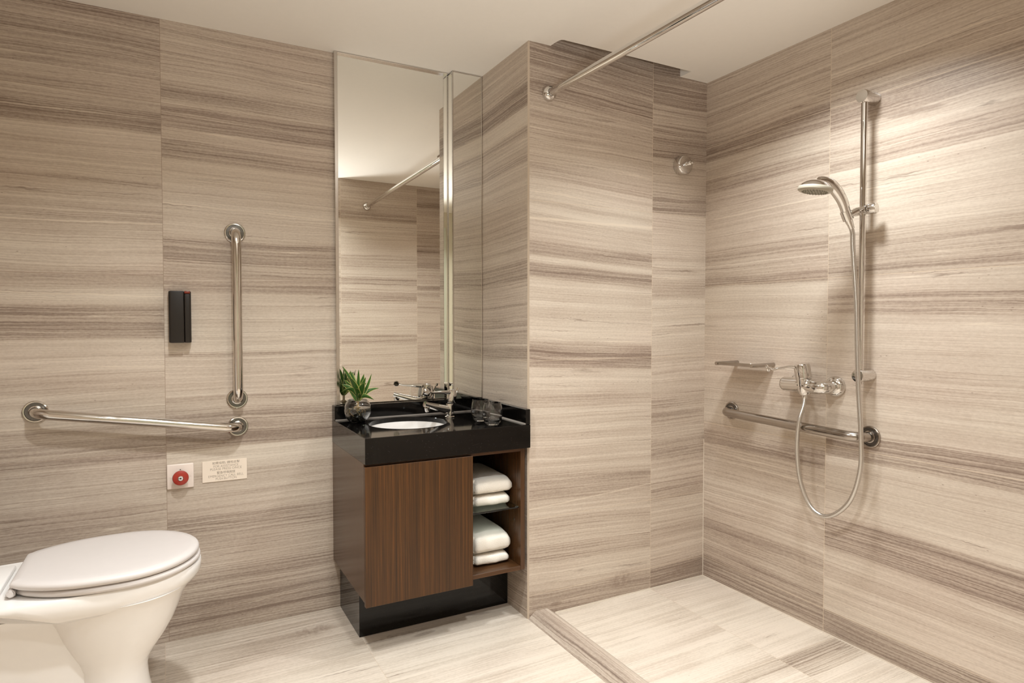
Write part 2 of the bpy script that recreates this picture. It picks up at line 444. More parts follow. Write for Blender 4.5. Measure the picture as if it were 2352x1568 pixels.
bm = prism(bmesh.new(), [(-.904, 0), (.1, 0), (.1, .1), (-.804, .1)], -.05, H + .25)
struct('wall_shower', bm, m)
bm = prism(bmesh.new(), [(-.91, .006), (-.904, 0), (-.804, .1), (-.81, .106)], -.05, H + .04)
struct('trim_1', bm, plain('pale stone edge', srgb(190, 172, 152), .35))
# --- right wall
B_L = prof((0, .10, .80), (.10, .18, .50), (.18, .27, .62), (.27, .36, .32), (.36, .46, .30), (.46, .60, .38), (.60, .68, .70), (.68, .697, .45), (.697, .77, .2), (.77, .87, .28),
           (.87, 1.0, .2), (1.0, 1.1, .3), (1.1, 1.18, .22), (1.18, 1.297, .1), (1.297, 1.33, .72), (1.33, 1.46, .55), (1.46, 1.62, .2), (1.62, 1.72, .35), (1.72, 1.78, .55), (1.78, 1.85, .3),
           (1.85, 1.93, .78), (1.93, 2.02, .48), (2.02, 2.2, .42))
B_R = prof((0, .09, .82), (.09, .22, .12), (.22, .31, .3), (.31, .44, .72), (.44, .56, .2), (.56, .66, .18), (.66, .76, .68), (.76, .88, .18), (.88, 1.0, .22), (1.0, 1.16, .1),
           (1.16, 1.235, .65), (1.235, 1.305, .22), (1.305, 1.335, .72), (1.335, 1.40, .4), (1.40, 1.45, .45), (1.45, 1.68, .12), (1.68, 1.76, .5), (1.76, 1.83, .3), (1.83, 1.93, .62), (1.93, 2.02, .5), (2.02, 2.2, .25))
m = marble('striped stone right wall', 1, 2, 2.2, [(-9, -.0, -1.0, B_R), (-.604, .0, -.3, B_L)], useams=(-.604,), vseams=(.09, .697, 1.305, 1.912), gw=.0009,
           blots=((-.90, 1.820, .105, .013, .07), (-1.21, 1.411, .075, .008, .03)), lines=((-.596, -.05, 1.600, -.01, .0035, .7), (-1.03, -.73, 1.599, -.01, .003, .7)))
struct('wall_right', newbox((0, OY - .1, -.05), (.1, 0, H + .05)), m)
# --- opposite wall, seen in the mirror
O_R = prof((0, .5, .5), (.5, .95, .5), (.95, 1.15, .45), (1.15, 1.25, .4), (1.25, 1.40, .5), (1.40, 1.43, .85), (1.43, 1.55, .4), (1.55, 1.62, .65), (1.62, 1.68, .55), (1.68, 1.71, .85),
           (1.71, 1.84, .6), (1.84, 1.95, .42), (1.95, 2.03, .45), (2.03, 2.08, .8), (2.08, 2.2, .55))
O_L = prof((0, .4, .4), (.4, .8, .3), (.8, .98, .35), (.98, 1.05, .55), (1.05, 1.29, .22), (1.29, 1.37, .58), (1.37, 1.42, .3), (1.42, 1.48, .6), (1.48, 1.56, .22), (1.56, 1.65, .38),
           (1.65, 1.905, .08), (1.905, 1.97, .72), (1.97, 2.04, .5), (2.04, 2.2, .35))
m = marble('striped stone opposite wall', 0, 2, 2.2, [(-9, .0, -.7, O_L), (-.397, .0, -.2, O_R)], useams=(-.985, -.397), vseams=(.09, .697, 1.305, 1.912), gw=.0009)
struct('wall_opposite', newbox((ES, OY - .1, -.05), (0, OY, H + .05)), m)
m2 = marble('striped stone entrance', 1, 2, 2.2, [(-9, .0, -2.0, O_R)], vseams=(.09, .697, 1.305, 1.912))
struct('wall_side', newbox((ES, EY, -.05), (ES + .1, OY - .1, H + .05)), m2)
m3 = marble('striped stone left wall', 1, 2, 2.2, [(-9, .0, -1.0, A_R)], useams=(-1.4, -.2), vseams=(.09, .687, 1.306, 1.91))
struct('wall_left', newbox((LX - .1, EY, -.05), (LX, WY, H + .05)), m3)
struct('wall_entrance', newbox((LX - .1, EY - .1, -.05), (ES + .1, EY, H + .05)), plain('cream wall paint', srgb(214, 206, 184), .6))
# --- floor
Fp = prof((-3, -1.3, .15), (-1.3, -.75, .08), (-.75, -.65, .45), (-.65, -.3, .05), (-.3, .0, .12), (.0, .16, .22), (.16, .30, .42), (.30, .46, .5))
Fs = prof((-3, -.95, .05), (-.95, -.78, .1), (-.78, -.65, .7), (-.65, -.55, .0), (-.55, -.3, .0), (-.3, -.12, .12), (-.12, -.06, .3), (-.06, .1, .4))
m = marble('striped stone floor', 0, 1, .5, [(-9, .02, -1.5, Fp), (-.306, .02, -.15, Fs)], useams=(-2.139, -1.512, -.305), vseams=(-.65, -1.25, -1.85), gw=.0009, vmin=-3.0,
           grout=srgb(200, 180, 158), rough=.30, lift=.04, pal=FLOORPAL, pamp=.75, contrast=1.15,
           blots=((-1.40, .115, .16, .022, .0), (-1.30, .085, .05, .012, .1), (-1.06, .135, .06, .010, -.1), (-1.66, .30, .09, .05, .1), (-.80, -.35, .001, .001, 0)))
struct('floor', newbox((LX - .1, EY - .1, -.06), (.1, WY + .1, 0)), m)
# --- raised stone threshold in front of the shower
m = marble('striped stone threshold', 1, 0, -.7, [(-9, .0, 0, [(-.95, .5), (-.9, .62), (-.86, .5), (-.82, .3), (-.7, .5)])], vmin=-.95, contrast=1.1)
bm = prism(bmesh.new(), [(-.908, 0), (-.902, .006), (-.879, .0255), (-.872, .0275), (-.826, .0262), (-.820, .0235), (-.787, 0)], OY, -.0005, axis=1)
for v in bm.verts: v.co = Vector((v.co.x, v.co.y, v.co.z))
struct('trim_2', bm, m)
# --- white joint where walls meet the floor in the shower
bm = bmesh.new(); box(bm, (-.787, -.003, 0), (-.003, 0, .003)); box(bm, (-.003, OY, 0), (0, 0, .003)); box(bm, (-.0022, -.0022, .003), (0, 0, .62))
struct('trim_3', bm, plain('pale joint', srgb(218, 206, 190), .6))
# --- ceiling with the slot over the shower
bm = bmesh.new()
def cbox(x0, x1, y0, y1): box(bm, (x0, y0, H), (x1, y1, H + .12))
cbox(LX - .1, NX, EY - .1, WY + .1)
cbox(NX, .1, EY - .1, -.066)
cbox(-.157, .1, -.066, 0)
cor = [(-.81 + .012 * 0, 0)] 
poly = [(NX, -.066), (-.790, -.066)] + [(-.790 - .016 * math.sin(a), -.05 - .016 * math.cos(a)) for a in (R(30), R(60), R(90))] + [(-.812, 0), (-.904, 0), (-.91, .006), (-.91, .3)]
poly = [(NX, -.066), (-.795, -.066), (-.803, -.062), (-.808, -.052), (-.811, -.03), (-.812, 0), (NX, 0)]
prism(bm, poly, H, H + .12)
struct('ceiling', bm, PLASTER)
bm = newbox((NX, -.08, H + .12), (.1, .0, H + .2))
struct('trim_4', bm, DARKVOID)
# entrance door, behind the camera, seen only in the mirror's edge
bm = newbox((-2.35, EY, 0), (-1.5, EY + .04, 2.05), .003)
d = struct('door_1', bm, PDOOR)
bm = bmesh.new(); lathe(bm, [(0, 0), (.026, 0), (.026, .008), (.009, .010), (.009, .045), (0, .045)], (-1.58, EY + .04, 1.0), (0, 1, 0), 20)
tube(bm, [(-1.58, EY + .082, 1.0), (-1.70, EY + .082, 1.0)], .008, 12)
finish('door_handle', bm, CHROME, d)

# downlight trims
for i, (x, y, pw, lab) in enumerate(DOWNLIGHTS):
    q_ = .091 if 'wide' in lab else .061
    bm = bmesh.new(); lathe(bm, [(q_, .0), (q_ + .013, .0), (q_ + .013, -.004), (q_ + .003, -.006), (q_, -.004)], (x, y, H), (0, 0, 1), 40, close=True)
    tag(finish('recessed_downlight', bm, FRAME), lab, 'ceiling light', 'recessed downlights')

# ================================================================== MIRRORS
ZB = .816
def mirror_panel(name, label, x0, x1, yg, yb, fl, yf):
    """yg = glass plane, fl = width of the left frame edge, yf = front of the frame"""
    t = thing(name, label, 'mirror', ((x0 + x1) / 2, yb, ZB))
    finish('mirror_glass', newbox((x0 + .0005, yg, ZB + .002), (x1 - .0005, yg + .004, H - .004)), MIRROR, t, False)
    finish('backing_panel', newbox((x0 + .002, yg + .0045, ZB + .001), (x1 - .001, yb - .0003, H - .001)), STEELD, t, False)
    for nm, a, b in (('frame_edge', (x0, yf, ZB), (x0 + fl, yg - .0002, H - .0005)),
                     ('frame_edge', (x1 - .0035, yf if fl < .01 else yg - .003, ZB), (x1, yg - .0002, H - .0005)),
                     ('top_edge', (x0 + fl, yf, H - .005), (x1 - .0035, yg - .0002, H - .0005))):
        finish(nm, newbox(a, b, .0008, 1), FRAME, t)
    return t
mirror_panel('wall_mirror', 'tall frameless wall mirror with thin metal edges above the vanity backsplash', -1.532, -1.0505, .449, WY, .0125, .434)
t = mirror_panel('narrow_mirror', 'narrow projecting mirror panel between the tall mirror and the stone side wall', -1.0495, NX - .0005, .400, WY, .005, .398)
finish('side_panel', newbox((-1.0503, .404, ZB), (-1.0496, .4485, H - .006)), MIRROR, t, False)

# ================================================================== VANITY
ZC = .757; X0 = -1.545; X1 = -.9115; YF = -.020
BX, BY, BA, BB = -1.303, .247, .150, .150
def counter_mesh(z0, z1, za):
    """slab with a round hole and a turned-down apron, chamfered top edge"""
    bm = bmesh.new(); n = 64
    def rect(a, ins=0.0):
        c, s_ = math.cos(a), math.sin(a); ts = []
        if c > 1e-9: ts.append((X1 - ins - BX) / c)
        if c < -1e-9: ts.append((X0 + ins - BX) / c)
        if s_ > 1e-9: ts.append((WY - .0005 - ins - BY) / s_)
        if s_ < -1e-9: ts.append((YF + ins - BY) / s_)
        t = min(ts); return (BX + c * t, BY + s_ * t)
    angs = [2 * PI * k / n for k in range(n)] + [math.atan2(y - BY, x - BX) % (2 * PI) for x in (X0, X1) for y in (YF, WY - .0005)]
    angs = sorted(angs)
    rin = [(BX + BA * math.cos(a), BY + BB * math.sin(a)) for a in angs]
    rim = [(BX + (BA + .0015) * math.cos(a), BY + (BB + .0015) * math.sin(a)) for a in angs]
    def R_(ins): return [rect(a, ins) for a in angs]
    loops = [[bm.verts.new((x, y, z)) for x, y in r] for r, z in ((R_(.02), z0), (R_(.02), za), (R_(0), za), (R_(0), z1 - .0018), (R_(.0018), z1), (rim, z1), (rin, z1 - .0015), (rin, z0))]
    k = len(angs)
    for A, B in list(zip(loops, loops[1:])) + [(loops[-1], loops[0])]:
        for i in range(k): bm.faces.new((A[i], A[(i + 1) % k], B[(i + 1) % k], B[i]))
    return bm
t = thing('vanity_countertop', 'glossy black granite vanity counter with deep front apron and low backsplash', 'countertop', ((X0 + X1) / 2, .2, ZC - .09))
finish('counter_slab', counter_mesh(ZC - .018, ZC, .669), GRANITE, t, True, 20)
finish('backsplash', newbox((X0, .4270 - .0135, ZC + .0002), (X1 - .019, WY - .0005, .815), .0012, 1), GRANITE, t)
finish('side_splash', newbox((X1 - .0185, YF, ZC + .0002), (X1, WY - .0005, .815), .0012, 1), GRANITE, t)
bm = bmesh.new(); prism(bm, [(.4135, ZC + .0003), (.4085, ZC + .0003), (.4135, ZC + .0055)], X0 + .002, X1 - .0187, axis=0)
prism(bm, [(X1 - .0187, ZC + .0003), (X1 - .0237, ZC + .0003), (X1 - .0187, ZC + .0055)], YF + .002, .413, axis=1)
finish('sealant', bm, SEAL, t)

# basin
bm = bmesh.new()
pr = [(.1505, 0), (.1495, -.004), (.149, -.02), (.142, -.05), (.120, -.085), (.085, -.108), (.045, -.118), (.024, -.121), (.024, -.126), (.05, -.124), (.095, -.116), (.13, -.092), (.152, -.052), (.160, -.018), (.165, -.006), (.165, 0)]
lathe(bm, pr, (BX, BY, ZC - .0185), (0, 0, 1), 56, close=True)
t = thing('wash_basin', 'round white undermount basin set into the black vanity counter', 'basin', (BX, BY, ZC - .155))
b = finish('basin_bowl', bm, CERAM, t)
bm = bmesh.new(); lathe(bm, [(0, .0), (.020, 0), (.0235, -.003), (.0235, -.006), (0, -.006)], (BX, BY, ZC - .0185 - .117), (0, 0, 1), 28)
finish('drain', bm, CHROME, t)
bm = bmesh.new(); lathe(bm, [(0, .003), (.009, .003), (.010, .0015), (.010, -.002), (0, -.002)], (BX + .035, BY + .133, ZC - .068), (-.25, -.95, .2), 24)
finish('overflow_ring', bm, CHROME, t)

# cabinet
t = thing('vanity_cabinet', 'dark striped wood vanity cabinet with one door, open towel niche and black plinth', 'cabinet', ((X0 + X1) / 2, .22, 0))
z0, z1 = .199, .6685; DX = -1.150
finish('side_panel', newbox((X0 + .0005, .0005, z0 - .003), (X0 + .018, WY - .001, z1), .0006, 1), WOODY, t)
finish('side_panel', newbox((-.9425, .0, z0), (X1 - .0125, WY - .002, z1), .0006, 1), WOODY, t)
finish('partition', newbox((DX - .009, .001, z0 + .0165), (DX + .0085, WY - .03, z1 - .0145)), WOODY, t, False)
finish('bottom_panel', newbox((X0 + .0185, .0, z0), (-.943, WY - .002, z0 + .016), .0006, 1), WOODH, t)
finish('top_rail', newbox((X0 + .0185, .0, z1 - .014), (-.943, .06, z1), .0006, 1), WOODH, t)
finish('back_panel', newbox((X0 + .0185, WY - .02, z0 + .0165), (-.943, WY - .002, z1 - .001)), WOODX, t, False)
dr = finish('door', newbox((X0, -.0185, .1855), (DX, -.0005, .660), .0007, 1), WOODX, t)
finish('plinth', newbox((-1.519, .1655, 0), (-.9115, WY - .001, .1985), .001, 1), GRANITE, t)
sh = finish('glass_shelf', newbox((DX + .010, .012, .434), (-.9435, .40, .4405), .0008, 1), SHELFG, t)
for y in (.03, .36):
    for x, s_ in ((-.9425, -1), (DX + .0085, 1)):
        bm = bmesh.new(); tube(bm, [(x, y, .4308), (x + s_ * .009, y, .4308)], .003, 10); finish('shelf_peg', bm, CHROME, t)
bm = bmesh.new(); lathe(bm, [(0, 0), (.0035, 0), (.0035, .0015), (0, .002)], (-.9425, .05, .38), (-1, 0, 0), 12); finish('peg_hole_cover', bm, CHROME, t)

# towels ------------------------------------------------------------
def towel(label, x0, x1, yf, yb, z0, z1, seed, top=True):
    """a folded towel: rounded fold to the front, thick soft ends"""
    hw = (x1 - x0) / 2; cx = (x0 + x1) / 2; h = z1 - z0; n = 44
    rings = []
    K = 17
    for i in range(K):
        f = i / (K - 1)
        # inset at the ends so that the ends are softly rounded (right end rounder than the folded left end)
        e = (1 - f); lft = f
        se = .0
        if e < .16: se = (1 - math.sqrt(max(0, 1 - ((.16 - e) / .16) ** 2))) * .42
        if lft < .08: se = (1 - math.sqrt(max(0, 1 - ((.08 - lft) / .08) ** 2))) * .30
        x = x0 + f * (x1 - x0); r = []
        for k in range(n):
            a = 2 * PI * k / n; ex = .42 if math.cos(a) < 0 else .30
            cy = math.copysign(abs(math.cos(a)) ** ex, math.cos(a)); cz = math.copysign(abs(math.sin(a)) ** .52, math.sin(a))
            depth = (yb - yf) / 2
            y = (yf + yb) / 2 + cy * depth * (1 - se * .10)
            zz = z0 + h / 2 + cz * h / 2 * (1 - se)
            if se > 0: zz -= se * h * .10
            if top and cz > 0:
                zz += h * .10 * math.sin(PI * min(1, max(0, f))) * cz + h * .12 * (cy * .5 + .3) * cz * (1 - .5 * f ** 3)
            d = mnoise.noise(Vector((x * 30 + seed, y * 30, zz * 30))) * .0022 + mnoise.noise(Vector((x * 160 + seed, y * 160, zz * 160))) * .0009
            zz = max(z0 + .0002, zz + d) if cz > -.9 else z0 + .0002 + max(0, d)
            r.append((x, y + d, zz))
        rings.append(r)
    bm = loft(bmesh.new(), rings)
    t = thing('folded_towel', label, 'towel', (cx, (yf + yb) / 2, z0), 'white towels folded in the vanity niche')
    finish('towel_body', bm, TOWEL, t, True, 80)
    # layered fold showing on the left end
    bm = bmesh.new()
    for j in range(3 if top else 2):
        zc = z0 + h * (.26 + .27 * j) if top else z0 + h * (.33 + .36 * j)
        pts = [(x0 + .0035, yf + .026 + (yb - yf - .06) * q / 10, zc + .003 * math.sin(q + seed)) for q in range(11)]
        tube(bm, pts, h * (.125 if top else .17), 12)
    finish('fold_layers', bm, TOWEL, t)
towel('thin folded white towel on the glass shelf, under the thicker one', -1.104, -.9600, .050, .36, .4409, .4875, 1, False)
towel('thick folded white towel on top of the stack on the glass shelf', -1.108, -.9520, .046, .34, .4880, .5490, 2)
towel('thin folded white towel on the cabinet floor, bottom of the lower stack', -1.104, -.9640, .050, .36, .2155, .2610, 3, False)
towel('thick folded white towel on top of the stack on the cabinet floor', -1.108, -.9590, .046, .34, .2615, .3370, 4)

# faucet -------------------------------------------------------------
FX, FY = -1.107, .300
t = thing('basin_faucet', 'chrome lever basin tap on the black counter behind the basin', 'faucet', (FX, FY, ZC))
bm = bmesh.new(); lathe(bm, [(0, 0), (.021, 0), (.021, .003), (.0175, .006), (.0170, .050), (.0160, .056), (0, .056)], (FX, FY, ZC + .0002), (0, 0, 1), 36)
finish('tap_body', bm, CHROME, t)
bm = bmesh.new(); lathe(bm, [(0, .058), (.0185, .058), (.0195, .061), (.0195, .100), (.0180, .110), (.010, .114), (0, .115)], (FX, FY, ZC), (.12, .04, 1), 36)
finish('lever_cap', bm, CHROME, t)
dv = Vector((-.126, -.046, 0)).normalized()
bm = bmesh.new()
pth = smooth_path([Vector((FX, FY, ZC + .030)) + dv * .006, Vector((FX, FY, ZC + .040)) + dv * .045, Vector((FX, FY, ZC + .054)) + dv * .095, Vector((FX, FY, ZC + .066)) + dv * .134], 6)
tube(bm, pth, [.015 - .006 * min(1, i / 14) for i in range(len(pth))], 20, scale2=[1.25] * len(pth))
q = Vector((FX, FY, ZC + .058)) + dv * .118
lathe(bm, [(0, 0), (.0095, 0), (.0105, .004), (.0105, .016), (0, .016)], q + Vector((0, 0, -.010)) - Vector((0, 0, .012)), (-.25, -.1, 1), 24)
finish('spout', bm, CHROME, t)
bm = bmesh.new()
q0 = Vector((FX, FY, ZC + .102)) + dv * .010
tube(bm, smooth_path([q0, q0 + dv * .04 + Vector((0, 0, .003)), q0 + dv * .085 + Vector((0, 0, .006)), q0 + dv * .100 + Vector((0, 0, .010))], 5), [.0135, .0132, .0128, .0122, .0115, .0105] + [.0095, .0088, .0082, .0076, .0072] + [.007] * 5, 14, scale2=[.62] * 16)
rc = q0 + dv * .112 + Vector((0, 0, .012))
lathe(bm, [(0, -.006), (.010, -.006), (.0125, -.003), (.0125, .003), (.010, .006), (0, .006)], rc, Vector((.33, -.94, .1)), 28)
finish('lever_handle', bm, CHROME, t)
bm = bmesh.new()
rp = [Vector((FX + .016, FY + .012, ZC + .050)), Vector((FX + .026, FY + .018, ZC + .058)), Vector((FX + .036, FY + .024, ZC + .080)), Vector((FX + .047, FY + .030, ZC + .106))]
tube(bm, smooth_path(rp, 5), .0030, 10)
tube(bm, [rp[-1] + Vector((0, 0, -.003)), rp[-1] + Vector((.0035, .001, .008))], .0062, 14)
finish('waste_rod', bm, CHROME, t)

# tumblers ------------------------------------------------------------
def tumbler(x, y, label):
    s_ = 1.0; z = ZC + .0003
    pr = [(0, 0), (.020, 0), (.0245, .002), (.031, .012), (.0365, .026), (.0388, .042), (.0380, .058), (.0350, .072), (.0318, .084),
          (.0306, .0845), (.0307, .083), (.0338, .071), (.0368, .057), (.0375, .042), (.0350, .027), (.0290, .016), (.0200, .0115), (0, .0105)]
    bm = lathe(bmesh.new(), pr, (x, y, z), (0, 0, 1), 48)
    return tag(finish('glass_tumbler', bm, GLASS), label, 'glass', 'glass tumblers on the vanity')
tumbler(-1.040, .147, 'clear stemless glass tumbler further back on the black counter, nearer the tap')
tumbler(-1.042, .040, 'clear stemless glass tumbler nearer the counter front, overlapping the other glass')

# plant in a glass bowl ------------------------------------------------
VX, VY = -1.474, .338
t = thing('potted_plant', 'green and cream leafed plant in a round glass bowl of dark pebbles on the counter', 'plant', (VX, VY, ZC))
z = ZC + .0003
out = [(0, 0), (.022, 0), (.030, .003), (.042, .016), (.0510, .036), (.0520, .048), (.0490, .066), (.0420, .080), (.0350, .088)]
inn = [(.0335, .088), (.0405, .079), (.0472, .065), (.0500, .048), (.0490, .036), (.0400, .019), (.029, .008), (0, .006)]
finish('glass_bowl', lathe(bmesh.new(), out + inn, (VX, VY, z), (0, 0, 1), 48), GLASS, t)
wt = [(0, .0065), (.0285, .0085), (.0396, .0195), (.0484, .036), (.0493, .048), (.0480, .057), (0, .057)]
finish('water', lathe(bmesh.new(), wt, (VX, VY, z), (0, 0, 1), 40), WATER, t)
bm = bmesh.new()
for k in range(70):
    h = random.uniform(.012, .040); rm = .036 if h > .02 else .026
    a = random.uniform(0, 2 * PI); r = math.sqrt(random.random()) * rm
    g = bmesh.ops.create_icosphere(bm, subdivisions=2, radius=random.uniform(.0045, .0075))
    for v in g['verts']: v.co = Vector((v.co.x, v.co.y * .85, v.co.z * .7)) + Vector((VX + r * math.cos(a), VY + r * math.sin(a), z + h))
o = finish('pebbles', bm, PEBBLE, t); o['kind'] = 'stuff'
bm = bmesh.new()
for k in range(9):
    a = random.uniform(0, 2 * PI); r = random.uniform(.015, .034)
    tube(bm, smooth_path([(VX, VY, z + .066), (VX + .4 * r * math.cos(a), VY + .4 * r * math.sin(a), z + .058), (VX + r * math.cos(a), VY + r * math.sin(a), z + .047), (VX + r * math.cos(a + .5), VY + r * math.sin(a + .5), z + .030)], 4), .0009, 6)
tube(bm, [(VX, VY, z + .045), (VX, VY, z + .085)], .005, 8)
finish('roots', bm, ROOT, t)
def leaf(base, tip, wd, bend, side):
    b = Vector(base); q = Vector(tip); d = q - b; L = d.length; up = Vector((0, 0, 1))
    out_ = Vector((d.x, d.y, 0)); out_ = out_.normalized() if out_.length > 1e-4 else Vector((1, 0, 0))
    sd = d.cross(Vector((side[0], side[1], .2))).normalized()
    nrm = sd.cross(d).normalized()
    bm = bmesh.new(); lay = bm.loops.layers.uv.verify(); K = 12; rows = []
    for i in range(K + 1):
        f = i / K; c = b + d * f + (up * .9 - out_ * .3) * (math.sin(PI * f) * bend) 
        wv = wd * (math.sin(PI * min(1, f * .97 + .03)) ** .75) * (1.0 - .35 * f) + .0006
        if f > .9: wv *= max(.08, (1 - f) / .1)
        rows.append([bm.verts.new(c + sd * (wv * s_) + nrm * (wv * .35 * abs(s_))) for s_ in (-1, -.5, 0, .5, 1)])
    for i in range(K):
        for j in range(4):
            f = bm.faces.new((rows[i][j], rows[i][j + 1], rows[i + 1][j + 1], rows[i + 1][j]))
            for l, (a, c2) in zip(f.loops, ((j, i), (j + 1, i), (j + 1, i + 1), (j, i + 1))): l[lay].uv = (a / 4, c2 / K)
    return finish('leaf', bm, LEAF, t, True, 80)
tips = [((-1.533, .345, .978), .0085, .012, .15), ((-1.517, .30, .938), .016, .010, .6), ((-1.497, .36, .957), .012, .005, -.3), ((-1.472, .33, .964), .010, .004, .9),
        ((-1.421, .33, .946), .008, -.012, .5), ((-1.447, .345, .944), .012, .004, .3), ((-1.388, .34, .886), .008, .016, .8), ((-1.546, .32, .878), .011, .030, .2),
        ((-1.462, .29, .914), .016, .006, .1), ((-1.440, .37, .940), .012, .006, -.6), ((-1.420, .30, .845), .010, .020, .9), ((-1.530, .36, .905), .012, .016, -.5),
        ((-1.50, .29, .895), .013, .014, .3), ((-1.480, .40, .950), .011, .006, -.9), ((-1.475, .275, .868), .009, .012, .1), ((-1.425, .39, .905), .010, .012, -.8),
        ((-1.51, .41, .92), .011, .010, .5), ((-1.452, .30, .935), .011, .004, .7)]
for (tp, wd, bd, an) in tips:
    a = random.uniform(0, 2 * PI)
    side = (math.cos(an * 1.2 - .6) * .9, -math.sin(an * 1.2 + .4) - .4)
    leaf((VX + .006 * math.cos(a), VY + .006 * math.sin(a), z + .082), tp, wd, bd, (.47 + an * .3, .88 - an * .3))

# ================================================================== TOILET
TY = -.020
t = thing('toilet', 'white ceramic toilet with closed lid standing beside the left grab bar', 'toilet', (-2.4, TY, 0))
def oval(xb, xf, hw, z, n=48, fe=2.0, be=2.6, xm=None):
    """outline: rounder at the front (high x), squarer at the back"""
    xm = xm if xm is not None else xf - (xf - xb) * .45; r = []
    for k in range(n):
        a = 2 * PI * k / n; c, s_ = math.cos(a), math.sin(a)
        e = fe if c > 0 else be
        c2 = math.copysign(abs(c) ** (2 / e), c); s2 = math.copysign(abs(s_) ** (2 / e), s_)
        r.append((xm + (xf - xm if c > 0 else xm - xb) * c2, TY + hw * s2, z))
    return r
# bowl: outer shell from the rim down to the narrow foot
secs = [(-2.72, -2.040, .182, .4550, 2.0, 3.4), (-2.72, -2.038, .186, .4480, 2.0, 3.4), (-2.72, -2.040, .185, .425, 2.0, 3.4), (-2.715, -2.052, .178, .407, 2.0, 3.2), (-2.70, -2.074, .164, .395, 2.0, 3.0)]
bm = loft(bmesh.new(), [oval(a, b, c, z_, 56, e, f, -2.26) for a, b, c, z_, e, f in secs])
for v in bm.verts:
    if v.co.z < .44:
        g = min(1, max(0, (-2.37 - v.co.x) / .13)); g = g * g * (3 - 2 * g)
        v.co.z += g * (.447 - v.co.z) * .72 - .010 * math.exp(-((v.co.x + 2.33) / .09) ** 2)
secs2 = [(-2.45, -2.062, .180, .408), (-2.44, -2.069, .171, .396), (-2.425, -2.080, .162, .380), (-2.405, -2.096, .148, .340), (-2.39, -2.112, .134, .300), (-2.372, -2.134, .120, .262), (-2.355, -2.158, .106, .228), (-2.345, -2.175, .098, .200),
         (-2.345, -2.181, .095, .170), (-2.355, -2.178, .098, .130), (-2.37, -2.166, .106, .07), (-2.40, -2.150, .115, .0)]
loft(bm, [oval(a, b, c, z_, 56, 2.1, 2.2) for a, b, c, z_ in secs2])
secs3 = [(-2.70, -2.28, .13, .400), (-2.70, -2.28, .085, .36), (-2.70, -2.27, .070, .28), (-2.70, -2.26, .068, .12), (-2.71, -2.24, .085, .055), (-2.72, -2.20, .112, .03), (-2.72, -2.19, .118, .0)]
loft(bm, [oval(a, b, c, z_, 48, 3.0, 4.0) for a, b, c, z_ in secs3])
finish('bowl', bm, CERAM, t, True, 50)
bm = newbox((-2.72, TY - .115, .4552), (-2.497, TY + .115, .469), .006, 4)
finish('rear_deck', bm, CERAM, t)
bm = newbox((-2.84, TY - .19, .44), (-2.66, TY + .19, .83), .02, 4); box(bm, (-2.846, TY - .198, .83), (-2.652, TY + .198, .862), .012, 3)
ci = finish('cistern', bm, CERAM, t)
bm = bmesh.new(); lathe(bm, [(0, .004), (.018, .004), (.022, .0), (0, -.002)], (-2.75, TY, .863), (0, 0, 1), 24); finish('flush_button', bm, CHROME, ci)
# seat ring and lid (slightly tapering to the hinge)
def lid_outline(z_, inset=0.0, xm=-2.240, xf=-2.043, xb=-2.474, hw=.198, back=.120):
    """seat outline: elliptic front, sides drawing in to a straight back edge"""
    pts = []
    for k in range(25):
        a = -PI / 2 + PI * k / 24
        pts.append((xm + (xf - inset - xm) * math.cos(a), (hw - inset) * math.sin(a)))
    L_ = xm - (xb + inset)
    side = []
    for k in range(1, 15):
        g = k / 14; side.append((xm - L_ * g, (hw - inset) - (hw - back) * g ** 2.7))
    cx_, cy_ = side[-1]; side[-1] = (cx_ + .006, cy_ + .0005); side += [(cx_ + .0015, cy_ - .002), (cx_, cy_ - .007)]
    mid = [(cx_, (cy_ - .007) * f) for f in (.6, .2, -.2, -.6)]
    pts += side + mid + [(x, -y) for x, y in reversed(side)]
    return [(x, TY + y, z_) for x, y in pts]
def slabloft(z0_, z1_, rnd, **kw):
    rings = []
    h = z1_ - z0_
    for f, ins in ((0, rnd), (.18, rnd * .35), (.5, 0), (.82, rnd * .35), (1, rnd)): rings.append(lid_outline(z0_ + h * f, ins, **kw))
    return rings
bm = loft(bmesh.new(), slabloft(.4580, .4740, .005, xf=-2.040, hw=.194, xb=-2.462, back=.112)); finish('seat', bm, SEATM, t, True, 60)
rings = slabloft(.4775, .4960, .006)
rings.append(lid_outline(.4978, .022)); rings.append(lid_outline(.4972, .050)); rings.append(lid_outline(.4965, .085)); rings.append(lid_outline(.4963, .10))
bm = loft(bmesh.new(), rings); finish('lid', bm, SEATM, t, True, 60)
for s_ in (-1, 1):
    bm = bmesh.new(); tube(bm, [(-2.470, TY + s_ * .070, .4690), (-2.470, TY + s_ * .122, .4690)], .0095, 20)
    tube(bm, [(-2.470, TY + s_ * .1221, .4690), (-2.470, TY + s_ * .127, .4690)], .007, 18)
    box(bm, (-2.484, TY + s_ * .095 - .012, .4553), (-2.462, TY + s_ * .095 + .012, .466), .003)
    finish('hinge', bm, SEATM, t)

